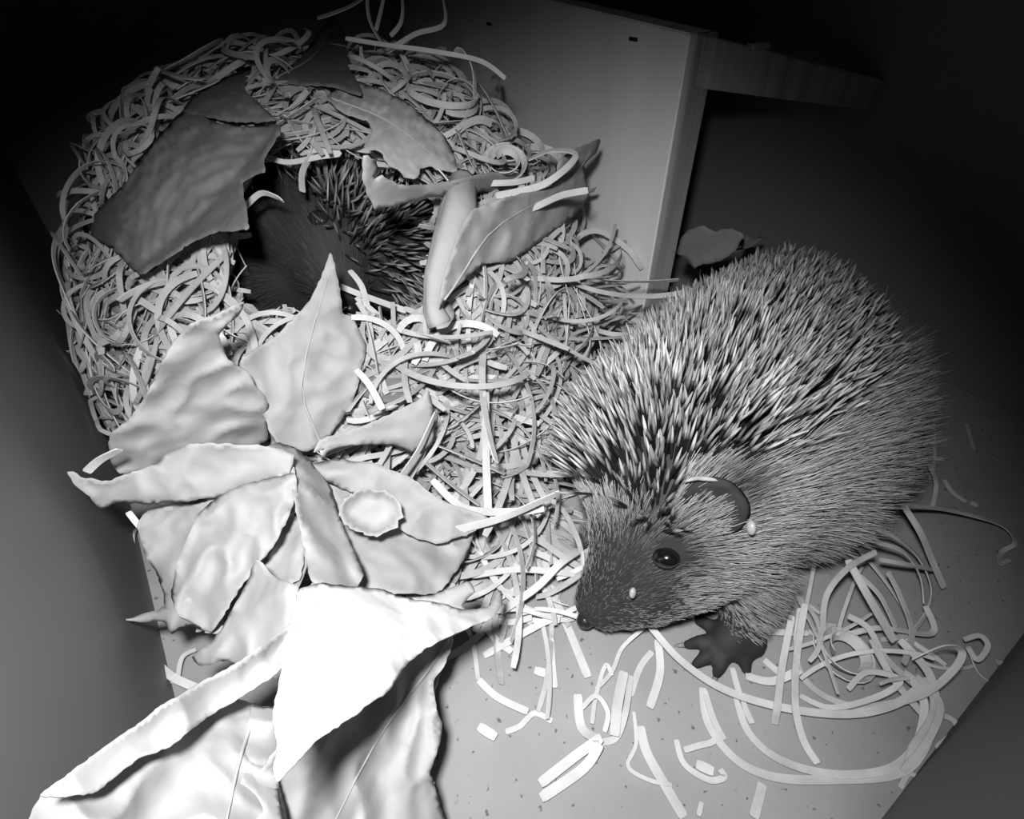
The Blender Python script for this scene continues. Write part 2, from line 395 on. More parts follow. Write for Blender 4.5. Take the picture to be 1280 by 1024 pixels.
# rolled leaf standing at the right lip of the nest opening
def roll(label, path, radii, z0s, seed, mt):
    vs = []; fs = []; N = 14; K = 20
    ctr = [P(x, y, z) for (x, y), z in zip(path, z0s)]
    def samp(t):
        f = t * (len(ctr) - 1); i = min(int(f), len(ctr) - 2); g = f - i
        return ctr[i].lerp(ctr[i + 1], g), radii[i] * (1 - g) + radii[i + 1] * g
    for i in range(K + 1):
        c, r = samp(i / K); c2, _ = samp(min(1, i / K + .05)); c1, _ = samp(max(0, i / K - .05))
        d = (c2 - c1).normalized(); s = d.cross(FWD).normalized(); u = s.cross(d)
        for k in range(N + 1):       # an open spiral roll
            a = -2.2 + 2 * math.pi * 1.25 * k / N
            rr = r * H * (1 - .22 * k / N) * (1 + .12 * noise.noise(Vector((i * .35, k * .5, seed))))
            vs.append(c + s * math.cos(a) * rr + u * math.sin(a) * rr)
    for i in range(K):
        for k in range(N):
            a = i * (N + 1) + k; fs.append((a, a + 1, a + N + 2, a + N + 1))
    cen = ctr[0]
    o = link('rolled_leaf', mesh('rolled_leaf', [v - cen for v in vs], fs), mt); o.location = cen
    sm = o.modifiers.new('sol', 'SOLIDIFY'); sm.thickness = 0.0004
    tag(o, label, 'leaf'); return o
roll('tightly rolled leaf standing like a tube at the right lip of the nest opening',
     [(578,226),(576,240),(572,262),(560,300),(545,350),(540,385),(548,405)], [.026,.034,.038,.034,.026,.020,.026],
     [dz(578,226,.05),dz(576,240,.07),dz(572,262,.10),dz(560,300,.11),dz(545,350,.10),dz(540,385,.09),dz(548,405,.09)], 5, M_LEAF)

# ---------------------------------------------------------------- wood wool strands
def ribbon_geo(pts, width, thick, nrm0, twist=0.0):
    vs = []; fs = []; n = len(pts); nn = nrm0.copy()
    for i, p in enumerate(pts):
        d = (pts[min(i + 1, n - 1)] - pts[max(i - 1, 0)])
        d = d.normalized() if d.length > 1e-9 else Vector((1, 0, 0))
        nn = nn - d * nn.dot(d)
        nn = nn.normalized() if nn.length > 1e-6 else d.orthogonal().normalized()
        if twist: nn = Matrix.Rotation(twist, 3, d) @ nn
        s = d.cross(nn); wv = s * width * .5; tv = nn * thick * .5
        if i in (0, n - 1): wv *= .8
        vs += [p + wv + tv, p - wv + tv, p - wv - tv, p + wv - tv]
    for i in range(n - 1):
        a = i * 4
        for k in range(4):
            fs.append((a + k, a + (k + 1) % 4, a + 4 + (k + 1) % 4, a + 4 + k))
    fs.append((3, 2, 1, 0)); a = (n - 1) * 4; fs.append((a, a + 1, a + 2, a + 3))
    return vs, fs
HOLE = [(292,230),(325,205),(340,178),(390,172),(455,185),(475,215),(545,228),(548,330),(535,392),(480,400),(400,402),(300,395),(283,335),(300,290)]
def keep_in(p, m=.0015):
    p.x = max(XL + m + .001, p.x); p.z = max(p.z, m)
    if p.y > PY - .004: p.x = min(p.x, PX0 - m - .001)
    p.y = min(p.y, YF - m)
    return p
def nest_strand(rnd, off, wid):
    while True:
        u = rnd.uniform(0, 2 * math.pi); v = rnd.uniform(0, 1) ** .8
        d = Vector((math.cos(u), math.sin(u), math.tan(v * 1.45) * .8)).normalized()
        lo_, hi = 0.01, 2 * H
        for _ in range(22):
            mid = (lo_ + hi) / 2
            if dome_f(DC + d * mid) < 1: lo_ = mid
            else: hi = mid
        p = DC + d * lo_; n = dome_n(p)
        front = n.dot(CAM - p) > -.02
        if front or rnd.random() < .25: break
    p = p + n * off
    t = n.orthogonal().normalized(); t = Matrix.Rotation(rnd.uniform(0, 6.28), 3, n) @ t
    L = rnd.uniform(.05, .15); st = .0032; kap = rnd.choice((-1, 1)) * rnd.uniform(12, 66) ; ax = (n + Vector((rnd.gauss(0, .45), rnd.gauss(0, .45), rnd.gauss(0, .45)))).normalized()
    if rnd.random() < .35: kap = rnd.choice((-1, 1)) * rnd.uniform(45, 95)
    if rnd.random() < .05: kap = rnd.choice((-1, 1)) * rnd.uniform(90, 160)
    pts = []; q = p.copy(); c = off
    for i in range(int(L / st)):
        pts.append(keep_in(q.copy()))
        t = (Matrix.Rotation(kap * st, 3, ax) @ t).normalized()
        nn = dome_n(q); f = dome_f(q) ** (1 / DE)
        err = (f - 1) * .7 * H - c
        t = (t - nn * (max(-1, min(1, err / (.03 * H))) * .12)).normalized()
        q = q + t * st
    if max(dome_f(w_) for w_ in pts) ** (1 / DE) > 1.10: return nest_strand(rnd, off, wid)
    nr = (n + Vector((rnd.gauss(0, .35), rnd.gauss(0, .35), rnd.gauss(0, .35)))).normalized()
    return pts, nr, wid * rnd.uniform(.75, 1.2), rnd.uniform(-.05, .05), front
def clear_of_hole(pts, allow=1):
    k = 0
    for p in pts[::2]:
        x, y, Z = proj(p)
        if in_poly(x, y, HOLE) and dist_poly(x, y, HOLE) > 7: k += 1
    return k <= allow
def leaf_clear(pts, allow=0):
    k = 0
    for p in pts:
        x, y, Z = proj(p)
        for ol, bb, pl in OUTL:
            if bb[0] < x < bb[1] and bb[2] < y < bb[3] and in_poly(x, y, ol) and (p - CAM).length < (pl(x, y) - CAM).length + .005 and dist_poly(x, y, ol) > 2:
                k += 1
                if k > allow: return False
    return True
def ribbons_mesh(name, items, mt, label, cat, group=None, kind=None, thick=.00045):
    V = []; Fc = []
    for pts, nr, wd, tw in items:
        v, f = ribbon_geo(pts, wd, thick, nr, tw); b = len(V); V += v; Fc += [tuple(i + b for i in q) for q in f]
    o = link(name, mesh(name, V, Fc, False), mt); tag(o, label, cat, group, kind); return o
def strand(pts, wd, nr, label, group=None, tw=0, mt=None, thick=.0005):
    c = pts[0].copy(); v, f = ribbon_geo(pts, wd, thick, nr, tw)
    o = link('wood_wool_strand', mesh('wood_wool_strand', [q - c for q in v], f, False), mt or M_WOOL); o.location = c
    tag(o, label, 'wood wool', group); return o
rnd = random.Random(4)
mass = []
while len(mass) < 5200:
    off = rnd.choice((-.10, -.07, -.04, -.02, 0.0)) * H
    pts, nr, wd, tw, front = nest_strand(rnd, off, .0023)
    if (not front or clear_of_hole(pts, 1)) and leaf_clear(pts, 0): mass.append((pts, nr, wd, tw))
# the nest bed and the apron of wood wool spilling onto the floor
APR = [(470,420),(560,400),(700,330),(760,460),(725,545),(690,600),(700,660),(620,690),(560,640),(440,600),(430,500)]
def apron_h(p):                 # pile height falls away from the nest
    f = dome_f(p) ** (1 / DE)
    return max(0.012, .26 - (f - 1) * .75) * H
def floor_strand(rnd, c, hmax, wid, L=None, lo_h=0):
    L = L or rnd.uniform(.03, .10); st = .0035; kap = rnd.choice((-1, 1)) * rnd.uniform(0, 45)
    a = rnd.uniform(0, 6.28); t = Vector((math.cos(a), math.sin(a), rnd.uniform(-.25, .25))).normalized()
    q = c.copy(); q.z = rnd.uniform(lo_h, 1) * hmax; pts = []
    ax = Vector((rnd.gauss(0, .3), rnd.gauss(0, .3), 1)).normalized()
    for i in range(int(L / st)):
        pts.append(keep_in(q.copy()))
        t = (Matrix.Rotation(kap * st, 3, ax) @ t).normalized()
        if q.z < .001 or q.z > hmax: t.z += (-.2 if q.z > hmax else .15); t.normalize()
        q = q + t * st
    nr = Vector((rnd.gauss(0, .45), rnd.gauss(0, .45), 1)).normalized()
    return pts, nr, wid * rnd.uniform(.75, 1.25), rnd.uniform(-.04, .04)
def hog_clear(pts):
    for p in pts[::3]:
        x, y, Z = proj(p)
        if x > 745 and y > 425 and y < 800: return False
    return True
n = 0
while n < 1500:
    c = P(rnd.uniform(420, 770), rnd.uniform(330, 700), 0)
    x, y, Z = proj(c)
    if not in_poly(x, y, APR) or c.x > PX0 and c.y > PY - .01: continue
    it = floor_strand(rnd, c, apron_h(c), .0025)
    if hog_clear(it[0]) and clear_of_hole(it[0], 1) and leaf_clear(it[0], 0): mass.append(it); n += 1
PILE = [(190,640),(300,600),(420,565),(560,640),(580,700),(545,860),(540,1010),(120,1010),(230,900),(330,840),(250,800)]
n = 0; tries = 0
while n < 700 and tries < 9000:       # wood wool under the leaf pile
    tries += 1
    c = P(rnd.uniform(200, 570), rnd.uniform(590, 1010), .12); c.z = 0
    px_, py_, Z = proj(c + Vector((0, 0, .12 * H)))
    hm = (.30 if px_ < 420 else .16) * H
    it = floor_strand(rnd, c, hm, .0025)
    q2 = [proj(p) for p in it[0]]
    if all(in_poly(a[0], a[1], PILE) for a in q2) and leaf_clear(it[0], 0): mass.append(it); n += 1
for _ in range(260):            # bedding below the sleeping hedgehog
    c = DC + Vector((rnd.uniform(-.4, .4), rnd.uniform(-.5, .3), 0)) * H
    mass.append(floor_strand(rnd, c, .07 * H, .0032))
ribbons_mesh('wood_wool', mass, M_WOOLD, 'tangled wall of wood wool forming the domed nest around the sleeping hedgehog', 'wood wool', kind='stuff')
n = 0
while n < 120:
    pts, nr, wd, tw, front = nest_strand(rnd, rnd.choice((.02, .035, .05)) * H, .0028)
    vol = 1
    for c_ in range(3): vol *= max(q[c_] for q in pts) - min(q[c_] for q in pts) + .002
    if vol > 1.1e-4: continue
    if front and clear_of_hole(pts, 2) and leaf_clear(pts):
        strand(pts, wd, nr, 'loose pale wood wool strand on the outer surface of the nest', 'wood wool strands on the nest surface', tw); n += 1
n = 0
while n < 50:
    c = P(rnd.uniform(470, 730), rnd.uniform(400, 660), 0); x, y, Z = proj(c)
    if not in_poly(x, y, APR) or c.x > PX0 and c.y > PY - .01: continue
    it = floor_strand(rnd, c, apron_h(c) + .006, .0032, lo_h=.8)
    if hog_clear(it[0]) and clear_of_hole(it[0], 0) and leaf_clear(it[0]):
        strand(it[0], it[2], it[1], 'pale wood wool strand spilling from the nest towards the hedgehog\'s face', 'wood wool strands in front of the nest', it[3]); n += 1

def fs(path, wmm, label, z=.006, edge=0, group=None, tw=0):
    """floor strand through pixels on the floor; each point (px, py[, height in H])"""
    pts = [P(p[0], p[1], (p[2] if len(p) > 2 else z)) for p in path]
    pts = spline(pts) if len(pts) > 2 else [pts[0].lerp(pts[1], i / 4) for i in range(5)]
    nr = Vector((0, 0, 1)) if not edge else Vector((.8, .3, .6)).normalized()
    return strand(pts, wmm / 1000, nr, label, group, tw)
BARE = 'short wood wool scraps on the bare floor'
STR = [
 ([(812,782,.05),(850,825,.03),(905,862,.02),(980,885,.02),(1060,893,.02),(1120,880,.03),(1160,850,.05)], 4.2, 'long flat strand curving from under the chin out past the forepaw'),
 ([(878,860),(885,905),(920,950),(970,972),(1040,975),(1120,968),(1155,935,.02),(1168,880,.03),(1160,840,.05),(1125,800,.06)], 4.2, 'longest outer loop of strand around the floor right of the forepaw'),
 ([(920,870),(935,915),(975,950),(1040,968),(1110,962),(1145,930),(1155,880,.03),(1140,850,.05)], 4, 'second strand just inside the long outer loop'),
 ([(1000,760,.05),(996,800),(1000,840),(1030,870),(1080,884),(1150,870,.04),(1190,840,.07),(1203,815,.09),(1180,808,.10),(1140,825,.07)], 3.8, 'strand ending in a wide raised loop at the right of the tangle'),
 ([(990,770,.05),(978,830,.03),(972,880,.03),(968,905)], 3.8, 'straight strand leaning down beside the forepaw, left of its twin'),
 ([(1006,755,.05),(996,820,.03),(994,880,.03),(1004,925),(1022,955)], 3.8, 'straight strand leaning down beside the forepaw, right of its twin'),
 ([(1060,700,.12),(1085,745,.10),(1118,802,.05)], 5, 'broad flat strand lying slantwise above the round curl'),
 ([(1075,720,.10),(1100,745,.08),(1120,785,.05)], 3.2, 'narrow strand just right of the broad slanting one'),
 ([(1028,790,.04),(1033,745,.10),(1060,710,.13),(1095,690,.13)], 3.5, 'strand arching up from the round curl towards the flank fur'),
 ([(1128,630,.12),(1150,665,.10),(1165,700,.06),(1180,735,.02)], 4.5, 'thick strand hanging out from under the flank to the dark floor'),
 ([(1085,660,.12),(1120,672,.10),(1150,700,.06),(1165,745,.03),(1140,790,.02),(1100,800)], 3, 'strand looping below the flank fur into the tangle'),
 ([(1095,678,.12),(1130,690,.10),(1150,720,.06),(1155,755,.03)], 3, 'short bowed strand under the flank, inside the looping one'),
 ([(1100,700,.10),(1130,705,.09),(1165,712,.05)], 3, 'short level strand under the flank'),
 ([(1110,715,.09),(1125,745,.06),(1140,790,.04),(1130,830,.04)], 3.5, 'bent strand crossing the right of the tangle'),
 ([(1010,790),(1050,795,.03),(1100,785,.05),(1165,792,.03),(1157,758,.04)], 3.4, 'strand crossing the tangle above the curl and folding back at its end'),
 ([(1060,770,.06),(1085,785,.06),(1105,820,.05),(1130,845,.04),(1160,870,.03)], 3.8, 'strand running diagonally across the middle of the tangle'),
 ([(1090,800,.05),(1105,830,.05),(1125,860,.03),(1155,895,.02)], 4, 'strand bundle leg leading to the outer loops'),
 ([(1130,840,.05),(1165,870,.04),(1163,900,.03),(1140,935,.02),(1135,960)], 3.8, 'strand bending down at the right end of the tangle'),
 ([(1145,845,.05),(1175,880,.04),(1160,925,.03),(1128,965)], 3.6, 'outermost strand bending down at the right end of the tangle'),
 ([(958,790),(1010,792)], 4, 'short level strand between forepaw and curl'),
 ([(932,845),(965,852),(1000,838,.02)], 4.5, 'short broad strand bending by the toes of the forepaw'),
 ([(955,825),(970,838),(985,850)], 4, 'short strand beside the outer toe'),
 ([(1000,870),(1040,885,.02),(1100,870,.03),(1125,850,.04),(1085,840,.05),(1060,862,.03)], 3.2, 'strand looping round below the curl'),
 ([(915,835),(925,870),(940,905)], 3.4, 'short strand in front of the forepaw toes'),
 ([(1125,632,.10),(1180,637,.05),(1240,652,.03),(1262,665,.02),(1268,680,.02),(1252,690),(1250,705),(1262,700)], 3.2, 'long thin strand running out over the dark floor to the right edge'),
 ([(1160,470,.08),(1165,520,.05),(1168,570,.03),(1162,600)], 2.6, 'thin upright strand against the dark wall behind the flank'),
 ([(1140,560,.06),(1160,580,.05),(1170,605,.03),(1165,635)], 3.2, 'bent strand under the flank on the dark floor'),
 ([(1180,600),(1190,615),(1208,628)], 3.4, 'short dim strand lying on the dark floor'),
 ([(1213,628),(1222,632)], 4, 'tiny dim chip beside the short dim strand'),
 ([(1208,530),(1212,545),(1217,562)], 3, 'short dim strand at the foot of the dark wall'),
 ([(1205,800,.03),(1225,795,.05),(1235,808,.05),(1222,825,.03),(1210,810,.03),(1222,840),(1245,858)], 2.8, 'small curled strand near the floor corner at the right'),
 ([(1268,835),(1255,830),(1245,828)], 3, 'short strand at the right edge near the floor corner'),
 ([(1180,895),(1195,905),(1200,938)], 3, 'short bent strand at the lower right floor edge'),
 ([(1170,935),(1200,912),(1225,905)], 2.4, 'thin brittle strand at the lower right floor edge'),
 ([(1178,945),(1188,965)], 5, 'little chip at the lower right floor edge'),
 ([(1125,985),(1135,968),(1150,975),(1168,998)], 2.4, 'thin forked strand below the outer loops'),
 ([(1132,1020),(1140,1010),(1160,1005)], 3, 'thin strand at the bottom right floor edge'),
 # below the face
 ([(680,690),(690,738),(712,790),(735,847)], 5, 'straight broad strand lying below the nose'),
 ([(688,798),(690,830),(693,860)], 4.2, 'short upright strand on the floor left of the broad one'),
 ([(668,838),(690,844)], 5, 'short chip beside the short upright strand'),
 ([(598,908),(620,922)], 5, 'chip lying alone on the open floor'),
 ([(598,850),(622,872),(660,890)], 4, 'bowed strand on the open floor right of the leaves'),
 ([(632,915),(650,908),(668,892),(690,902)], 3, 'twisted flake on the open floor'),
 ([(605,820),(680,778,.02),(700,775,.03)], 4.5, 'strand lying slantwise left of the nose'),
 ([(570,745,.02),(590,800),(598,850)], 2.6, 'thin strand coming out from beside the white leaf tip'),
 ([(605,780),(620,800),(640,815)], 4.2, 'short strand below the white leaf tip'),
 ([(612,775),(640,778),(665,772,.02)], 4, 'short level strand right of the white leaf tip'),
 ([(625,765,.04),(670,735,.06),(700,705,.07),(722,690,.05)], 5, 'broad strand rising from the white leaf tip towards the snout'),
 ([(590,720,.04),(650,712,.05),(718,718,.04)], 4.4, 'level strand pointing at the snout'),
 ([(668,690,.05),(690,700,.04),(725,722,.03)], 4.6, 'strand ending against the snout'),
 ([(610,710,.03),(640,750,.03),(690,770,.02),(722,760,.02),(720,775)], 3.2, 'strand curling at the tip of the nose'),
 ([(620,765,.02),(650,762,.04),(700,775,.02),(720,772)], 3, 'thin strand meeting the curl at the nose tip'),
 ([(600,690,.05),(625,735,.03),(660,745,.03)], 3.4, 'bent strand between the leaf pile and the snout'),
 ([(805,785,.02),(778,810),(765,840),(745,862)], 2.4, 'thin wavy strand under the chin'),
 ([(740,905),(745,870),(757,832),(765,845)], 2.4, 'thin kinked strand below the chin'),
 ([(822,800,.01),(825,840),(812,885)], 4.6, 'single straight strand lying below the chin'),
 ([(815,815),(800,835),(788,870)], 3.6, 'faint curved strand left of the single straight one'),
 ([(780,840,.02),(772,880,.03),(768,920,.02)], 5.4, 'broad doubled strand of the small bundle below the chin'),
 ([(788,845),(782,890,.02),(770,922),(750,928)], 3.4, 'right side strand of the small bundle below the chin'),
 ([(722,868),(727,910),(750,925,.02)], 5, 'left side strand of the small bundle below the chin'),
 ([(728,885),(745,870,.02),(760,890,.02),(756,915)], 2.6, 'thin loop inside the small bundle below the chin'),
 ([(752,922,.02),(720,945),(675,980)], 5, 'upper tail strand of the small bundle on the open floor'),
 ([(750,930,.02),(730,960),(676,998)], 5, 'lower tail strand of the small bundle on the open floor'),
 ([(800,908),(808,940),(830,980),(855,1022)], 5, 'long flat strand reaching the bottom edge below the chin'),
 ([(792,890),(795,930),(785,958),(810,975),(840,982)], 2, 'thin thread crossing the long flat strand'),
 ([(845,925),(855,955),(885,975),(905,972),(900,962)], 3, 'small bent strand on the floor left of the outer loop'),
 ([(855,938),(875,932),(890,928),(898,918)], 3, 'thin crumpled strand above the small bent one'),
 ([(870,955),(892,965)], 5, 'short broad chip within the small bent strand'),
 ([(873,1020),(877,1003)], 2.4, 'tiny upright splinter at the bottom edge'),
 ([(942,1022),(948,1000),(953,980)], 4.6, 'short upright strand at the bottom edge'),
 ([(880,862),(892,900,.01),(905,925)], 3.4, 'short strand starting the outer loop below the forepaw'),
 # left floor edge
 ([(183,805),(192,830),(215,850),(245,858)], 3.4, 'bowed strand on the floor at the left wall'),
 ([(188,822),(215,846,.02),(250,862)], 4.4, 'broad strand under the torn leaf by the left wall'),
 ([(168,700,.02),(166,670,.03),(172,660)], 2.6, 'thin strand standing in the gap by the left wall'),
 ([(198,850),(205,880)], 4, 'short strand in the corner of floor and left wall'),
 ([(222,850),(228,822,.01),(245,812)], 2.6, 'thin hooked strand on the floor behind the leaf roll'),
]
for k, (path, wmm, lab) in enumerate(STR):
    tag_ = fs([(p[0], p[1], (p[2] if len(p) > 2 else .004) + .0012 * (k % 7)) for p in path], wmm * .66, lab + '', edge=0)
rt = random.Random(21); n = 0
while n < 11:
    a, b = rt.uniform(965, 1165), rt.uniform(715, 905)
    if (a - 1065) ** 2 / 100 ** 2 + (b - 810) ** 2 / 95 ** 2 > 1: continue
    it = floor_strand(rt, P(a, b, 0), .06 * H, .0015, L=rt.uniform(.02, .06), lo_h=.1)
    if any(p.x > XR - .002 or p.y < YN + .002 for p in it[0]): continue
    strand(it[0], it[2], it[1], 'thin short strand mixed into the tangle right of the forepaw', 'thin strands in the tangle right of the forepaw', it[3]); n += 1
n = 0
while n < 13:
    a, b = rt.uniform(590, 760), rt.uniform(660, 790)
    if a > 700 and b > 730 or b < 690 and a > 690: continue
    it = floor_strand(rt, P(a, b, 0), .05 * H, .0018, L=rt.uniform(.015, .045), lo_h=.1)
    if not leaf_clear(it[0]) or not hog_clear(it[0]): continue
    strand(it[0], it[2], it[1], 'thin short strand on the floor between the leaf pile and the snout', 'thin strands between the leaf pile and the snout', it[3]); n += 1
def spiral(px, py, z, r0, r1, turns, wmm, label, tiltn):
    c = P(px, py, z); n = tiltn.normalized(); s = n.orthogonal().normalized(); u = n.cross(s); pts = []
    K = int(turns * 22)
    for i in range(K + 1):
        f = i / K; a = 2 * math.pi * turns * f; r = (r0 * (1 - f) + r1 * f) * H
        pts.append(keep_in(c + (s * math.cos(a) + u * math.sin(a)) * r + n * .004 * f))
    v, f_ = [], []
    cc = pts[0].copy(); nn = (pts[0] - c).normalized()
    V, Fc = ribbon_geo(pts, wmm / 1000, .0005, nn)
    # keep the flat side facing outwards of the coil
    vs2 = []
    for i, p in enumerate(pts):
        rad = (p - c).normalized(); ax = (n * .8 + rad * .6).normalized(); pr = (rad * .8 - n * .6).normalized()
        vs2 += [p + ax * wmm / 2000 + pr * .00025, p - ax * wmm / 2000 + pr * .00025, p - ax * wmm / 2000 - pr * .00025, p + ax * wmm / 2000 - pr * .00025]
    o = link('wood_wool_curl', mesh('wood_wool_curl', [q - cc for q in vs2], Fc, False), M_WOOL); o.location = cc
    tag(o, label, 'wood wool'); return o
spiral(1053, 820, .025, .052, .028, 2.3, 4.4, 'tight round curl of strand on the floor right of the forepaw', Vector((.1, -.1, 1)))
spiral(632, 207, dz(632, 207, .10), .052, .022, 2.2, 3.8, 'tight round curl of strand at the upper right of the nest', -FWD + Vector((0, 0, .5)))
spiral(670, 210, dz(670, 215, .10), .075, .060, 1.2, 3.8, 'wide oval loop of strand beside the round curl on the nest', -FWD + Vector((0, 0, 1.4)))
spiral(645, 190, dz(645, 190, .08), .06, .075, 1.6, 3.6, 'larger loose loop behind the round curl on the nest', -FWD + Vector((.3, 0, .9)))
leaf('round curled-up leaf end lying in the hollow of the broad pale leaf',
     [(424,640),(430,624),(446,614),(466,612),(486,618),(500,630),(503,645),(494,660),(476,668),(456,668),(438,660)], [(424,640,.285),(503,645,.255),(466,668,.25)], .008, .0, None, None, 36, cup=.03, step=4, jag=6)
# loops sticking up from the top of the nest
def loop3(pxs, wmm, label, Z):
    pts = [CAM + ray(x, y) * (Z * H) for (x, y) in pxs]
    strand(spline([keep_in(p) for p in pts]), wmm * .72 / 1000, Vector((.4, -.8, .3)).normalized(), label, tw=.03)
loop3([(478,55),(462,25),(460,-10),(472,-30),(500,-10),(502,25),(488,45)], 3, 'tallest loop of strand rising from the top of the nest', 1.25)
loop3([(490,60),(520,42),(555,30),(553,-5),(545,-20)], 3.2, 'bent strand rising behind the tallest loop on the nest', 1.27)
loop3([(470,38),(478,5),(482,-20)], 2.8, 'straight strand inside the tallest loop on the nest', 1.24)
loop3([(432,48),(480,56),(540,64),(600,76),(632,98)], 2.8, 'long strand lying along the top right edge of the nest', 1.20)
loop3([(594,125),(592,90),(582,68),(572,62),(568,70)], 4, 'hooked strand standing at the top right edge of the nest', 1.22)
loop3([(655,232),(640,252),(660,262),(700,245),(735,238)], 4.5, 'looped strand lying over the pointed leaf by the partition', 1.22)
loop3([(620,245),(680,230),(720,195),(690,188),(660,200)], 4.5, 'broad strand looping beside the pointed leaf\'s upper edge', 1.20)
loop3([(545,235),(575,230),(640,228),(668,222)], 4, 'level strand over the curled ragged leaf edge', 1.20)
loop3([(378,240),(378,215),(390,190),(396,160)], 4.2, 'strand dangling over the top of the nest opening', 1.10)
loop3([(303,262),(325,242),(345,246),(354,252)], 3.4, 'short strand end poking over the left rim of the opening', 1.06)
loop3([(330,195),(360,203),(400,196),(424,192),(400,188),(375,192)], 3.2, 'looped strand along the upper rim of the opening', 1.10)
loop3([(418,355),(455,370),(520,393)], 4, 'pale strand crossing the lower rim of the opening', 1.22)
loop3([(437,338),(452,358),(462,390),(480,405)], 4, 'pale strand standing up from the lower rim of the opening', 1.21)
loop3([(445,372),(470,392),(490,412)], 3.6, 'broad splintered strand on the lower rim of the opening', 1.20)
loop3([(352,420),(348,395),(362,386),(378,392)], 3.6, 'small hooked strand left of the tall pointed leaf', 1.18)
loop3([(735,460),(752,440),(740,400),(715,355)], 3.6, 'bowed strand against the plywood, outermost of three', 1.42)
loop3([(728,455),(738,430),(732,400),(722,372)], 4, 'bowed strand against the plywood, middle of three', 1.40)
loop3([(705,460),(710,420),(712,375)], 5, 'straight upright strand against the plywood, innermost of three', 1.38)
loop3([(445,462),(462,482),(478,512)], 3.8, 'bright short strand above the small pale leaf', 1.02)
loop3([(608,490),(607,540),(608,590),(610,640)], 5, 'long straight bright strand lying down the middle of the spill', 1.10)
loop3([(545,668,),(620,650),(680,625),(700,615)], 5.2, 'broad bright strand running from the leaf pile to the hedgehog', 1.02)
loop3([(540,600),(580,635),(640,640),(680,635)], 4.4, 'curved strand above the broad bright one', 1.06)
loop3([(500,598),(525,560),(545,515)], 4.4, 'strand slanting beside the small pale leaf', 1.05)
loop3([(108,590),(125,575),(150,562)], 4, 'forked strand behind the curled point of the folded leaf', .83)
loop3([(160,640),(172,655),(185,668)], 3, 'short strand under the folded leaf by the left wall', .95)

# ---------------------------------------------------------------- hedgehogs
def hair_mat(name, c0, c1, c2, rough=.45, stops=(0, .4, .8), spec=.4, rnd_amt=.35):
    m = bpy.data.materials.new(name); m.use_nodes = True; n = m.node_tree.nodes; l = m.node_tree.links
    b = n['Principled BSDF']; b.inputs['Roughness'].default_value = rough; b.inputs['Specular IOR Level'].default_value = spec
    hi = n.new('ShaderNodeHairInfo'); cr = n.new('ShaderNodeValToRGB')
    e = cr.color_ramp.elements
    e[0].position = stops[0]; e[0].color = (c0,) * 3 + (1,); e[1].position = stops[2]; e[1].color = (c2,) * 3 + (1,)
    q = e.new(stops[1]); q.color = (c1,) * 3 + (1,)
    l.new(hi.outputs['Intercept'], cr.inputs[0])
    mr = n.new('ShaderNodeMapRange'); mr.inputs[3].default_value = 1 - rnd_amt; mr.inputs[4].default_value = 1 + rnd_amt
    l.new(hi.outputs['Random'], mr.inputs[0])
    at = n.new('ShaderNodeAttribute'); at.attribute_name = 'tone'
    mu = n.new('ShaderNodeMath'); mu.operation = 'MULTIPLY'; l.new(mr.outputs[0], mu.inputs[0]); l.new(at.outputs['Fac'], mu.inputs[1])
    mx = n.new('ShaderNodeVectorMath'); mx.operation = 'SCALE'
    l.new(cr.outputs[0], mx.inputs[0]); l.new(mu.outputs[0], mx.inputs['Scale']); l.new(mx.outputs[0], b.inputs['Base Color'])
    return m
M_SPINE = hair_mat('hedgehog_spine', .010, .014, .34, stops=(0, .50, .72), rnd_amt=.5)
M_FUR = hair_mat('hedgehog_fur', .15, .26, .40, rough=.6, stops=(0, .5, 1), spec=.2)
M_SKIN = mat('hedgehog_skin', .028, .7, .2, 90)
M_PAW = mat('paw_skin', .06, .55, .3, 200, .4, 500)
M_EYE = mat('eye_black', .004, .14, 0, spec=.8)
M_NOSE = mat('nose_black', .015, .25, .1, 200, .3, 600, spec=.6)
M_CLAW = mat('claw', .22, .4, .1, 100)
M_EAR = mat('ear_skin', .035, .85, .3, 120, .2, 400, spec=.05)
M_RIMP = mat('ear_rim_pale', .30, .8, .3, 300, .3, 600)
M_BEAD = mat('pale_bead_shell', .35, .2, .05, 100, spec=.8)

def loft(bm, st, n=24):
    """st: list of (centre, half width, half height); side = horizontal"""
    rings = []
    for i, (c, w_, h_) in enumerate(st):
        d = (st[min(i + 1, len(st) - 1)][0] - st[max(i - 1, 0)][0]).normalized()
        s = d.cross(Vector((0, 0, 1)))
        s = s.normalized() if s.length > .2 else RGT.copy()
        u = s.cross(d).normalized()
        rings.append([bm.verts.new(c + s * math.cos(2 * math.pi * k / n) * w_ + u * math.sin(2 * math.pi * k / n) * h_) for k in range(n)])
    for a, b in zip(rings[:-1], rings[1:]):
        for k in range(n): bm.faces.new((a[k], a[(k + 1) % n], b[(k + 1) % n], b[k]))
    bm.faces.new(rings[0][::-1]); bm.faces.new(rings[-1])
def chain(bm, pts, rad, n=12):
    st = []
    for i in range(len(pts) - 1):
        for s in range(3):
            t = s / 3; st.append((pts[i].lerp(pts[i + 1], t), rad[i] * (1 - t) + rad[i + 1] * t))
    st.append((pts[-1], rad[-1])); loft(bm, [(c, r, r) for c, r in st], n)
    for c, r in ((st[0]), (st[-1])):
        bmesh.ops.create_uvsphere(bm, u_segments=10, v_segments=8, radius=r * .98, matrix=Matrix.Translation(c))
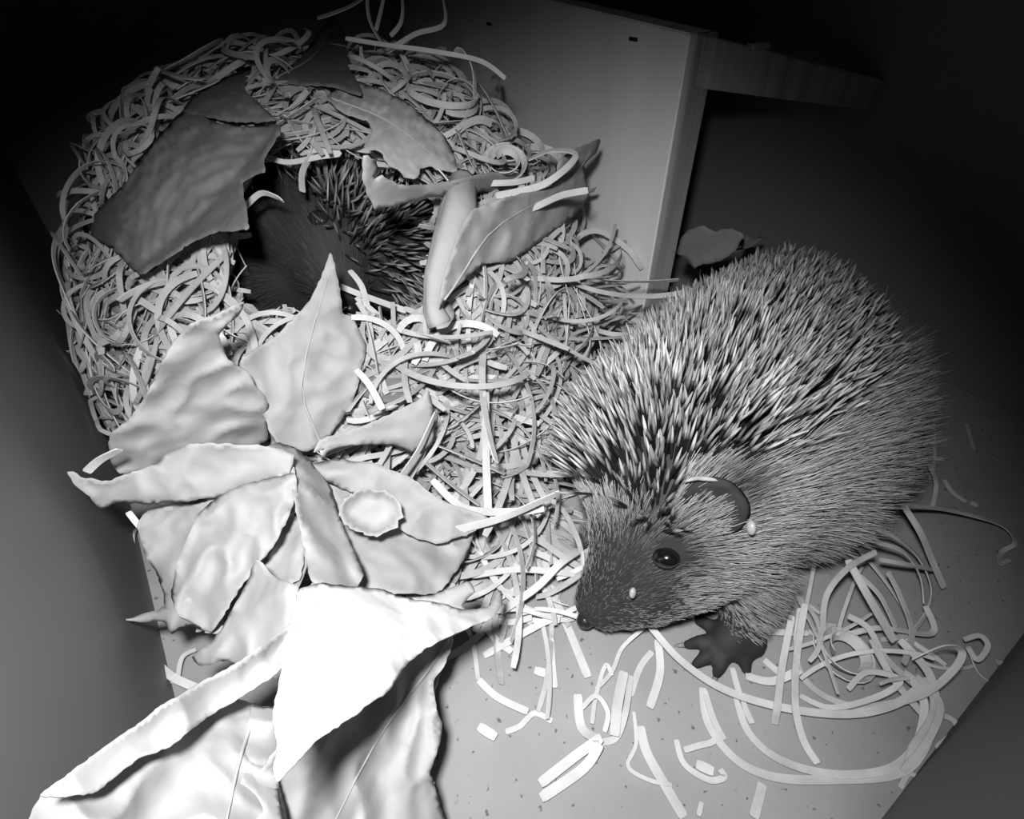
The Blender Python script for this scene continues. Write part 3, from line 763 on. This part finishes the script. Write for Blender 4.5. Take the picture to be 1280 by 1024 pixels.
def fuse(name, bm, voxel, smooth, parent, mt):
    bmesh.ops.recalc_face_normals(bm, faces=bm.faces[:])
    me = bpy.data.meshes.new(name); bm.to_mesh(me); bm.free()
    tmp = bpy.data.objects.new('tmp', me); COL.objects.link(tmp)
    r = tmp.modifiers.new('r', 'REMESH'); r.mode = 'VOXEL'; r.voxel_size = voxel
    s = tmp.modifiers.new('s', 'SMOOTH'); s.iterations = smooth; s.factor = .5
    dg = bpy.context.evaluated_depsgraph_get(); me2 = bpy.data.meshes.new_from_object(tmp.evaluated_get(dg))
    bpy.data.objects.remove(tmp); me2.name = name; me2.shade_smooth()
    bvh = BVHTree.FromPolygons([v.co.copy() for v in me2.vertices], [tuple(p.vertices) for p in me2.polygons])
    off = parent.location
    me2.transform(Matrix.Translation(-off)); me2.materials.clear()
    return link(name, me2, mt, parent), bvh
def sample(obj, count, seed):
    me = obj.data; off = np.array(obj.parent.location)
    me.calc_loop_triangles(); nt = len(me.loop_triangles)
    tri = np.empty(nt * 3, int); me.loop_triangles.foreach_get('vertices', tri); tri = tri.reshape(-1, 3)
    co = np.empty(len(me.vertices) * 3); me.vertices.foreach_get('co', co); co = co.reshape(-1, 3) + off
    no = np.empty(len(me.vertices) * 3); me.vertices.foreach_get('normal', no); no = no.reshape(-1, 3)
    a, b, c = co[tri[:, 0]], co[tri[:, 1]], co[tri[:, 2]]
    ar = np.linalg.norm(np.cross(b - a, c - a), axis=1); r = np.random.RandomState(seed)
    idx = r.choice(nt, count, p=ar / ar.sum()); u = r.rand(count, 1); v = r.rand(count, 1)
    fl = (u + v) > 1; u = np.where(fl, 1 - u, u); v = np.where(fl, 1 - v, v)
    p = a[idx] + u * (b - a)[idx] + v * (c - a)[idx]
    n = no[tri[idx, 0]] * (1 - u - v) + no[tri[idx, 1]] * u + no[tri[idx, 2]] * v
    return p, n / np.linalg.norm(n, axis=1, keepdims=True), r
def norm(a): return a / (np.linalg.norm(a, axis=1, keepdims=True) + 1e-12)
def strands_obj(name, P_, D, N, L, lift, rad, tone, parent, mt, seg=5, droop=0.0, tip=.3, belly=0.0, label=None, jit=.12, rs=None, zmin=.001, bend=0.0):
    k = len(P_); rs = rs or np.random.RandomState(1)
    D = norm(D + rs.normal(0, jit, (k, 3))); D = norm(D - N * (D * N).sum(1, keepdims=True))
    dirv = norm(D * np.cos(lift)[:, None] + N * np.sin(lift)[:, None])
    pos = np.zeros((k, seg, 3)); R = np.zeros((k, seg))
    cur = P_ - N * .0005
    for i in range(seg):
        f = i / (seg - 1); pos[:, i] = cur
        pos[:, i, 2] = np.maximum(pos[:, i, 2], zmin)
        prof = (1 - f * (1 - tip)) if not belly else (.7 + belly * math.sin(math.pi * min(1, f * 1.05))) * (1 if f < .95 else .25)
        R[:, i] = rad * prof
        dd = dirv + np.array([0, 0, -droop * f]) - N * (bend * f)
        cur = cur + norm(dd) * (L / (seg - 1))[:, None]
    hc = bpy.data.hair_curves.new(name); hc.add_curves([seg] * k)
    off = np.array(parent.location)
    hc.attributes['position'].data.foreach_set('vector', (pos - off).astype(np.float32).ravel())
    ra = hc.attributes.get('radius') or hc.attributes.new('radius', 'FLOAT', 'POINT')
    ra.data.foreach_set('value', R.astype(np.float32).ravel())
    ta = hc.attributes.new('tone', 'FLOAT', 'CURVE'); ta.data.foreach_set('value', np.asarray(tone, np.float32))
    o = bpy.data.objects.new(name, hc); COL.objects.link(o); hc.materials.append(mt); o.parent = parent
    if label: o['label'] = label
    return o
def V(*a): return np.array(a, float)

# --- the walking hedgehog
base = P(930, 700, 0); base.z = 0
hog = empty('hedgehog', base)
tag(hog, 'large hedgehog walking out of the tunnel, nose to the floor', 'hedgehog')
ST = [((735,772),.05,.030,.026),((742,763),.062,.046,.040),((757,748),.082,.064,.058),((780,731),.110,.088,.088),((806,702),.142,.124,.126),
      ((832,664),.19,.172,.168),((852,606),.235,.205,.200),((896,568),.235,.240,.220),((926,532),.24,.254,.230),((950,496),.24,.252,.228),
      ((964,456),.23,.230,.214),((976,424),.222,.188,.192),((990,398),.20,.135,.14),((1002,386),.19,.065,.07)]
stn = [(P(p[0], p[1], z), w_ * H, h_ * H) for p, z, w_, h_ in ST]
bm = bmesh.new(); loft(bm, stn, 28)
# near forearm and paw with five toes
def S(px, py, z): return P(px, py, z)
chain(bm, [S(925,700,.16), S(935,745,.09), S(925,785,.045), S(908,803,.028)], [.075*H, .055*H, .040*H, .034*H])
toes = [[(900,790,.03),(884,780,.028),(873,776,.012)], [(898,800,.028),(875,802,.026),(860,806,.010)], [(902,808,.026),(882,822,.024),(870,830,.010)],
        [(910,812,.026),(900,832,.022),(896,842,.009)], [(925,808,.026),(931,826,.022),(933,838,.009)]]
for t in toes: chain(bm, [S(*q) for q in t], [.014*H, .0125*H, .0095*H], 10)
chain(bm, [S(935,800,.03), S(905,806,.025)], [.034*H, .03*H])
# the three other legs, mostly hidden
A_ = stn[6][0]; B_ = stn[11][0]; ax = (B_ - A_).normalized(); sd = Vector((ax.y, -ax.x, 0)).normalized()
for (c, s, r) in ((A_, -1, .05), (B_, 1, .06), (B_, -1, .06)):
    q = c + sd * s * .15 * H; q.z = .15 * H; q2 = q.copy(); q2.z = .02 * H; q3 = q2 - ax * .07 * H; q3.z = .016 * H
    chain(bm, [q, q2, q3], [r * H, r * .55 * H, .016 * H])
body, bvh = fuse('body', bm, .0011, 5, hog, M_SKIN)
def cast(px, py):
    loc, nor, i, d = bvh.ray_cast(CAM, ray(px, py).normalized()); return loc, nor
def ball(name, c, rx, ry, rz, mt, parent, q=None, n=20, label=None):
    bm = bmesh.new(); bmesh.ops.create_uvsphere(bm, u_segments=n, v_segments=n // 2 + 2, radius=1)
    mtx = Matrix.Translation(c - parent.location) @ ((q or Matrix.Identity(3)).to_4x4()) @ Matrix.Diagonal((rx, ry, rz, 1))
    bmesh.ops.transform(bm, matrix=mtx, verts=bm.verts)
    me = bpy.data.meshes.new(name); bm.to_mesh(me); bm.free(); me.shade_smooth()
    o = link(name, me, mt, parent)
    if label: o['label'] = label
    return o
def frame(n, up):
    z = n.normalized(); x = up - z * up.dot(z); x.normalize(); return Matrix((x, z.cross(x), z)).transposed()
eye_p, eye_n = cast(833, 695)
ball('eye', eye_p + eye_n * .0012, .0046, .0035, .0036, M_EYE, hog, frame(eye_n, RGT + UP * .15))
nose_p = stn[0][0] + (stn[0][0] - stn[1][0]).normalized() * .0015
ball('nose', nose_p + Vector((0, 0, .0004)), .0040, .0036, .0034, M_NOSE, hog, label='dark wet nose')
for t in toes:
    a, b = S(*t[1]), S(*t[2]); d = (b - a).normalized(); d.z = -.35; d.normalize()
    tube('claw', [b + d * .0015 - hog.location, b + d * .004 - hog.location, b + d * .0065 + Vector((0, 0, -.0004)) - hog.location], [.0011, .0008, .0002], M_CLAW, hog, 6)
# ear: a shallow cup with a rolled rim
def ear(c, n, up, rx, ry, parent, mt):
    fr = frame(n, up); vs = []; fs_ = []; R, K = 7, 22
    for i in range(R + 1):
        f = .35 + .65 * i / R
        for k in range(K):
            a = math.radians(-115 + 230 * k / (K - 1))
            lift_ = -.0018 + .0068 * (max(0, math.cos(a * .75)) ** .8) * f ** 2 * (1 + .15 * math.sin(a * 5)) - (.002 if i == R else 0)
            v = fr @ Vector((math.cos(a) * rx * f, math.sin(a) * ry * f, lift_)); vs.append(c + v - parent.location)
    for i in range(R):
        for k in range(K - 1): fs_.append((i * K + k, i * K + k + 1, (i + 1) * K + k + 1, (i + 1) * K + k))
    o = link('ear', mesh('ear', vs, fs_), mt, parent); s = o.modifiers.new('s', 'SOLIDIFY'); s.thickness = .0011
    return o
ear_p, ear_n = cast(892, 634)
ear(ear_p + ear_n * .001, ear_n, UP * .8 + RGT * .5, .0088, .0102, hog, M_EAR)
rq = []
for t_ in range(8):
    q, n_ = cast(856 + t_ * 5, 606 - 6 * math.sin(t_ / 7 * 2.4)); rq.append(q + n_ * .0068 - hog.location)
tube('ear_rim', rq, [.0002, .0006, .0008, .0008, .0009, .0008, .0006, .0002], M_RIMP, hog, 6)['label'] = 'pale frayed upper ear rim'
for (a, b, s1) in ((796, 732, .0016), (928, 655, .0019)):
    q, n_ = cast(a, b); ball('pale_bead', q + n_ * .0045, s1 * .75, s1 * 1.3, s1, M_BEAD, hog, frame(n_, RGT), label='small pale shiny oval bead in the fur')  # two small pale glossy ovals sitting in the fur

# fur and spines follow the body
def coat(bodyobj, parent, nose, cen, far, nsp, nfur, spine_rule, tone_rule, len_rule, spl=.0185, seed=3, spr=.00052, deny=None, spine_mat=None, fur_mat=None, furr=.00020):
    p, n, r = sample(bodyobj, nsp * 4, seed)
    m = spine_rule(p, n, 0, r); p, n = p[m][:nsp], n[m][:nsp]
    D = norm(p - cen); k = len(p); dn = np.linalg.norm(p - nose, axis=1)
    fore = np.clip((dn / H - .25) / .5, 0, 1)
    lift = np.radians(62 - 30 * fore + r.normal(0, 9, k))
    strands_obj('spines', p, D, n, spl * (.8 + .4 * r.rand(k)) * (1 - .26 * fore), lift, spr * (.8 + .4 * r.rand(k)), .55 + .7 * r.rand(k), parent, spine_mat or M_SPINE, 6, 0, .3, .35, jit=.2, rs=r)
    p, n, r = sample(bodyobj, nfur, seed + 1)
    m = ~spine_rule(p, n, 1, r)
    if deny is not None: m &= ~deny(p, n)
    p, n = p[m], n[m]; k = len(p); dn = np.linalg.norm(p - nose, axis=1)[:, None]
    wgt = np.clip((dn / H - .18) / .15, 0, 1)
    D = norm(norm(p - nose) * (1 - wgt) + norm(p - cen) * wgt + V(0, 0, -.15) * wgt)
    L = len_rule(p, n, dn[:, 0]) * (.7 + .5 * r.rand(k))
    lift = np.radians(16 + 12 * wgt[:, 0] + r.normal(0, 5, k))
    strands_obj('fur', p, D, n, L, lift, furr * (.7 + .6 * r.rand(k)) * (.6 + .4 * wgt[:, 0]), tone_rule(p, n, r), parent, fur_mat or M_FUR, 6, .25, .25, 0, jit=.10, rs=r, bend=.25)
    # hairs between the spines
nose = np.array(stn[0][0]); cen = np.array(cast(800, 655)[0]) - V(0, 0, .02)
ey = np.array(eye_p); er = np.array(ear_p); er2 = np.array(cast(905, 618)[0])
bead1 = np.array(cast(796, 732)[0]); patch = np.array(cast(812, 742)[0]); brow = np.array(cast(778, 700)[0])
upv = np.array((Vector((0, 0, 1)) + FW * .35).normalized())
axn = np.array(ax)
hx = norm(np.array([np.array(stn[6][0] - stn[2][0])]))[0]
u2 = np.array((Vector((0, 0, 1)) + FW * .35 - RGT * .9).normalized())
def rule(p, n, mode, r):
    dn = np.linalg.norm(p - nose, axis=1) / H
    s = (p - nose) @ axn / H
    thr = .60 - .62 * np.clip((s - .92) / .25, 0, 1) + .05 * r.normal(0, 1, len(p))
    sh = (p - nose) @ hx / H
    hd_ = (s < .42) & (sh > .212 + .008 * r.normal(0, 1, len(p))) & ((n @ u2) > .30) & ((n @ upv) > -.15)
    ok = (((n @ upv) > thr) & (s > .30)) | hd_
    return ok & (np.linalg.norm(p - er, axis=1) > .0145)
def tone(p, n, r):
    t = np.ones(len(p)); 
    for c, rad, a in ((er2, .008, .85), (ey, .012, .75), (patch, .009, .6), (brow, .009, .5), (nose, .014, .55)):  # er2 paints the shade inside the ear; the others are fur markings
        t *= 1 - a * np.exp(-(np.linalg.norm(p - c, axis=1) / rad) ** 2)
    d = np.linalg.norm(p - nose, axis=1) / H
    return t * (.85 + .35 * np.clip((d - .1) / .35, 0, 1))
def flen(p, n, dn):
    f = np.clip((dn / H - .15) / .45, 0, 1)
    g = np.exp(-(np.linalg.norm(p - np.array(P(915, 785, .05)), axis=1) / .015) ** 2)
    return (.0035 + .026 * f ** 1.3) * (1 - .8 * g)
def deny(p, n):
    e = (np.linalg.norm(p - ey, axis=1) < .0052) | (np.linalg.norm(p - nose, axis=1) < .006) 
    low = (p[:, 2] < .062 * H)
    pawc = np.array(P(895, 810, .02)); return e | low & (np.linalg.norm(p - pawc, axis=1) < .045)
coat(body, hog, nose, cen, None, 5000, 90000, rule, tone, flen, deny=deny)

# --- the sleeping hedgehog in the nest
b2 = P(424, 330, .3); b2.z = 0
hog2 = empty('hedgehog', b2)
tag(hog2, 'shaded hedgehog curled up asleep inside the wood wool nest', 'hedgehog')
def Q(px, py, t): return CAM + ray(px, py) * (t * H)
bm = bmesh.new()
c0 = Q(425, 285, 1.52)
for (c, r3) in ((c0, (.30, .28, .25)), (Q(485, 285, 1.50), (.24, .24, .23)), (Q(345, 305, 1.46), (.24, .23, .22))):
    c.z = max(c.z, r3[2] * H + .004)
    bmesh.ops.create_uvsphere(bm, u_segments=32, v_segments=20, radius=1, matrix=Matrix.Translation(c) @ Matrix.Diagonal((r3[0] * H, r3[1] * H, r3[2] * H, 1)))
hs = [(Q(395,262,1.42), .15), (Q(402,290,1.36), .15), (Q(414,325,1.32), .115), (Q(428,358,1.30), .07), (Q(437,385,1.29), .04)]
loft(bm, [(c, r * H, r * H) for c, r in hs], 20)
bmesh.ops.create_uvsphere(bm, u_segments=24, v_segments=16, radius=.15 * H, matrix=Matrix.Translation(hs[0][0]))
body2, bvh2 = fuse('body', bm, .002, 14, hog2, M_SKIN)
nose2 = np.array(hs[-1][0]); cen2 = np.array(Q(408, 330, 1.45))
ball('nose', hs[-1][0], .0045, .0045, .004, M_NOSE, hog2)
q, n_, i_, d_ = bvh2.ray_cast(CAM, ray(398, 272).normalized())
ball('ear', q, .004, .005, .002, M_NOSE, hog2, frame(n_, UP), label='small dark bead painted as the shade in the ear hollow')  # solid dark bead stands in for the shade of the ear hole
r_np, u_np, f_np = np.array(RGT), np.array(UP), np.array(FWD)
def pxy(p):
    d = p - np.array(CAM); Z = d @ f_np; return 640 + F * (d @ r_np) / Z, 512 - F * (d @ u_np) / Z
split = norm(np.array([np.array(RGT * .75 + UP * .65)]))[0]
def rule2(p, n, mode, r):
    v = (p - np.array(Q(408, 292, 1.5))) @ split / H
    top = (p - np.array(Q(405, 235, 1.5))) @ u_np / H
    return (v > .035 + .015 * r.normal(0, 1, len(p))) | (top > 0)
M_SPINE2 = hair_mat('sleeping_hedgehog_spine', .02, .04, .30, stops=(0, .35, .65))
M_FUR2 = hair_mat('shaded_hedgehog_fur', .03, .05, .08, rough=.7, stops=(0, .5, 1), spec=.15)  # fur darkened so that its colour carries the shade inside the nest
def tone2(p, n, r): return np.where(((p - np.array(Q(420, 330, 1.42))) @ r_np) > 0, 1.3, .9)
def flen2(p, n, dn): return .004 + .012 * np.clip((dn / H - .05) / .25, 0, 1)
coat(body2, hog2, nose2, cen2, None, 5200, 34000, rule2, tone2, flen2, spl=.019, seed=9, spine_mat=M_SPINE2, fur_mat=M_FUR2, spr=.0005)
